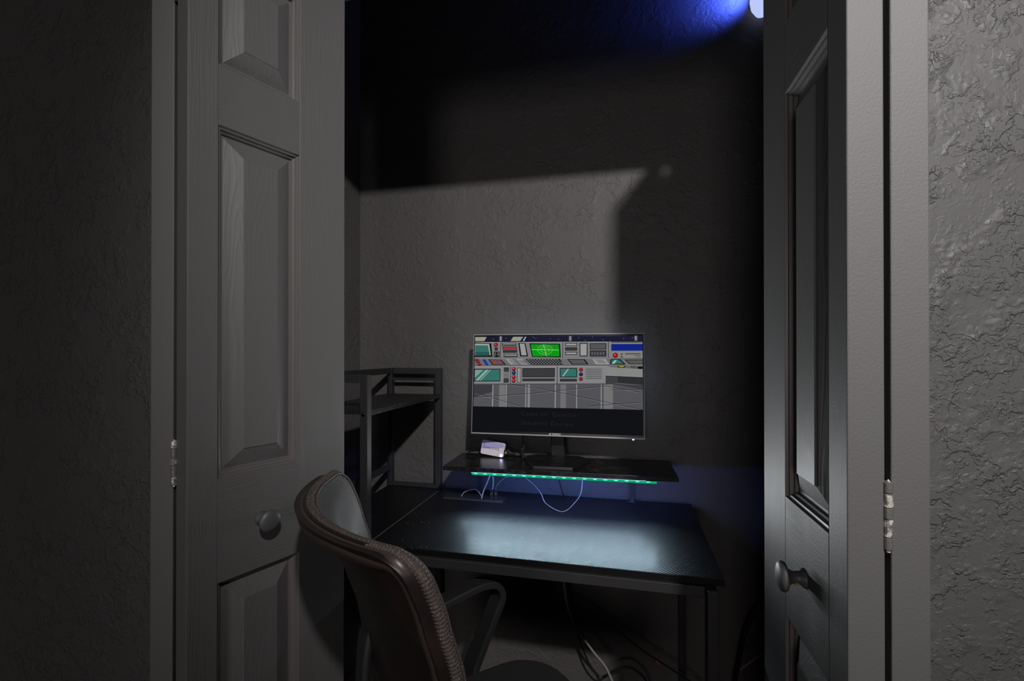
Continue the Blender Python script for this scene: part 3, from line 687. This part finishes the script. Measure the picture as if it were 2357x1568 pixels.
def sheet(o0, o1, hw, zt, zb, nu=40, nv=36):
    """closed shell between two offsets of the back surface"""
    bm = nb(); A = []; B = []
    for j in range(nv+1):
        t = .5-.5*math.cos(PI*j/nv); z = zt+(zb-zt)*t
        ra = []; rb = []
        for i in range(nu+1):
            u = -1+2*i/nu
            zz = ZTOP-(ZTOP-z)
            p = surf(u, zz, 0, hw); ra.append(bm.verts.new((p.x, p.y+o0, z))); rb.append(bm.verts.new((p.x, p.y+o1, z)))
        A.append(ra); B.append(rb)
    for j in range(nv):
        for i in range(nu):
            bm.faces.new([A[j][i], A[j][i+1], A[j+1][i+1], A[j+1][i]]); bm.faces.new([B[j][i], B[j+1][i], B[j+1][i+1], B[j][i+1]])
    def side(la, lb):
        for k in range(len(la)-1): bm.faces.new([la[k], la[k+1], lb[k+1], lb[k]])
    side([r[0] for r in A], [r[0] for r in B]); side([r[-1] for r in A], [r[-1] for r in B]); side(A[0], B[0]); side(A[-1], B[-1])
    return bm
part('back_shell', sheet(-.004, .010, HW, ZTOP, ZBOT), m_shell, ch, smooth=True, bevel=.004, seg=3)
part('mesh_pad', sheet(.013, .0255, HW-.004, ZTOP-.004, ZBOT+.01), m_mesh, ch, smooth=True, label='ribbed grey mesh inner face')
def outline(off, hw, zt, zb, n=60):
    pts = []
    for k in range(n+1): z = zb+(zt-.03-zb)*k/n; pts.append(surf(1, z, off, hw))
    for k in range(1, 9): z = zt-.03+.03*math.sin(PI/2*k/9); pts.append(surf(1, z, off, hw))
    for k in range(0, 61): u = 1-2*k/60; pts.append(surf(u, zt, off, hw))
    for k in range(8, 0, -1): z = zt-.03+.03*math.sin(PI/2*k/9); pts.append(surf(-1, z, off, hw))
    for k in range(n, -1, -1): z = zb+(zt-.03-zb)*k/n; pts.append(surf(-1, z, off, hw))
    return pts
def resample(pts, step):
    out = [pts[0]]; acc = 0
    for a, b_ in zip(pts, pts[1:]):
        d = (b_-a).length
        if d < 1e-7: continue
        while acc+d >= step:
            t = (step-acc)/d; a = a+(b_-a)*t; out.append(a.copy()); d = (b_-a).length; acc = 0
            if d < 1e-9: break
        acc += d
    return out
wp = resample(outline(.0165, HW-.001, ZTOP-.002, ZBOT+.012), .00125)
part('welt', tube(nb(), wp, lambda i: .0078-(.0016, .0002, 0, .0002)[i % 4], 9), m_welt, ch, smooth=True, label='ribbed padded fabric edge')
wp2 = resample(outline(.0262, HW-.003, ZTOP-.001, ZBOT+.012), .006)
part('piping', tube(nb(), wp2, .0022, 6), m_welt, ch, smooth=True)
wp3 = resample([surf(u, ZTOP+.001, .011, HW-.002) for u in [-.93+1.86*k/60 for k in range(61)]], .006)
part('piping', tube(nb(), wp3, .003, 6), m_shell, ch, smooth=True)
q = nb(); fp = resample(outline(.0025, HW-.0125, ZTOP-.010, ZBOT+.012), .008)
tube(q, fp, lambda i: .0120, 12); q.normal_update()
for v_ in q.verts: pass
part('back_frame', q, m_rim, ch, smooth=True, label='raised brown rim of the back shell')
# spine bracket behind the back, down to the seat
q = nb(); sp = spline([(.0, -.230, .80), (.0, -.238, .75), (.0, -.240, .68), (.0, -.238, .60), (.0, -.220, .50), (.0, -.17, .43), (.0, -.05, .41)], 8)
tube(q, sp, 1, sect=[(-.020, -.007), (.020, -.007), (.024, 0), (.020, .007), (-.020, .007), (-.024, 0)]); part('back_support', q, m_arm, ch, smooth=False, bevel=.002)
# seat
q = nb(); prism(q, rrect(.47, .46, .11, 8, 0, .005), .425, .500); st = part('seat', q, m_seat, ch, smooth=True, bevel=.028, seg=5, label='black speckled fabric cushion')
q = nb(); prism(q, rrect(.42, .41, .09, 8, 0, .005), .405, .4249); part('seat_pan', q, m_arm, ch, bevel=.004)
# armrests: flat plastic loops
for s in (-1, 1):
    q = nb(); x = s*.252
    pts = spline([(x*.86, -.185, .600), (x*.95, -.14, .622), (x, -.06, .645), (x, .03, .667), (x, .085, .676), (x, .118, .668), (x, .130, .640), (x, .112, .600), (x, .078, .530), (x*.98, .055, .480), (x*.80, .04, .420), (x*.5, .03, .412)], 8)
    tube(q, pts, 1, sect=[(.024, -.0065), (.024, .0065), (.020, .0082), (-.020, .0082), (-.024, .0065), (-.024, -.0065), (-.020, -.0082), (.020, -.0082)])
    part('armrest', q, m_arm, ch, smooth=False, bevel=.001)
# base
q = nb(); lathe(q, [(0, .10), (.026, .10), (.026, .26), (.018, .262), (.018, .404), (0, .404)], 20); part('gas_lift', q, m_arm, ch)
q = nb(); box(q, -.08, .08, -.09, .09, .380, .4049); part('tilt_mechanism', q, m_arm, ch, bevel=.004)
for k in range(5):
    a = 2*PI*k/5+.3; mm = Matrix.Rotation(a, 4, 'Z')
    q = nb(); prism(q, [(.0, -.022), (.27, -.013), (.27, .013), (.0, .022)], .075, .100, m=mm); sp_ = part('spoke', q, m_arm, ch, bevel=.004)
    q = nb(); lathe(q, [(0, -.011), (.020, -.011), (.024, -.007), (.024, .007), (.020, .011), (0, .011)], 18, mm @ Matrix.Translation((.262, 0, .0245)) @ Matrix.Rotation(R(90), 4, 'X')); box(q, .256, .268, -.006, .006, .045, .076, mm); part('caster', q, m_plastic, sp_)

# ------------------------------------------------------------------ cables below the desk
cable('hanging_cable', [(-.20, 1.50, .715), (-.19, 1.48, .58), (-.173, 1.46, .459), (-.161, 1.46, .418), (-.143, 1.46, .377), (-.092, 1.46, .312), (-.047, 1.46, .257), (-.010, 1.45, .15), (-.02, 1.43, .0045)], .0036, mat('pale_jacket', (.26, .24, .23), .3), 'pale thick cable hanging behind the seat under the desk')
cable('slack_cable', [(-.185, 1.53, .715), (-.17, 1.515, .48), (-.153, 1.51, .374), (-.142, 1.51, .328), (-.115, 1.51, .257), (-.094, 1.51, .223), (-.068, 1.51, .206), (-.035, 1.51, .229), (.004, 1.51, .247), (.036, 1.51, .24), (.068, 1.51, .205), (.09, 1.50, .10), (.10, 1.49, .004)], .003, m_cable_b, 'black cable sagging in a loop beside the pale cable under the desk')
cable('diagonal_cable', [(-.24, 1.53, .60), (-.194, 1.49, .475), (-.074, 1.49, .402), (.054, 1.49, .317), (.144, 1.49, .269), (.215, 1.49, .22), (.25, 1.49, .10), (.26, 1.49, .004)], .0025, m_cable_b, 'black cable running diagonally down under the right of the desk')
cable('wall_cable', [(.415, 1.51, .53), (.397, 1.50, .493), (.362, 1.50, .458), (.336, 1.50, .386), (.322, 1.50, .309), (.31, 1.50, .231), (.30, 1.48, .1), (.31, 1.46, .006)], .005, m_cable_b, 'black cable drooping at the far right behind the right door')
cable('reddish_cable', [(.315, 1.45, .325), (.342, 1.45, .351), (.361, 1.45, .368), (.387, 1.45, .39), (.415, 1.47, .42)], .0028, m_copper, 'short dull reddish cable piece low beside the right door')
q = nb(); tube(q, [(0, 0, 0), (.012, -.001, -.008)], .0045, 8); props(part('cable_clip', q, m_copper, None, loc=(.090, 1.482, .297)), 'small pinkish clip on the diagonal cable under the desk', 'clip')

# ------------------------------------------------------------------ lamps as objects
dl = thing('downlight', 'round recessed ceiling light of the room', 'ceiling light', (DL[0], DL[1], CEIL))
q = nb(); lathe(q, [(.052, -.004), (.075, -.006), (.078, 0), (.052, 0)], 32); part('trim_ring', q, m_white_ink, dl)
bc = thing('closet_lamp', 'blue white glowing lamp high in the rear right corner of the closet', 'lamp', (.400, 1.546, 2.262))
q = nb(); lathe(q, [(0, -.05), (.018, -.045), (.030, -.025), (.034, .0), (.030, .03), (.018, .05), (0, .055)], 20); part('bulb', q, m_led_closet, bc, smooth=True, label='glowing bulb')
q = nb(); lathe(q, [(.016, .05), (.019, .055), (.019, .09), (0, .09)], 20); part('socket', q, m_plastic, bc, smooth=True)
q = nb(); box(q, -.03, .024, -.02, .014, .09, .10); part('bracket', q, m_plastic, bc)
lamp('closet_lamp_light', 'SPOT', (.36, 1.50, 2.30), (.17, 1.74, 2.345), 10.0, (.06, .115, 1), spot_size=R(116), spot_blend=1, shadow_soft_size=.02)
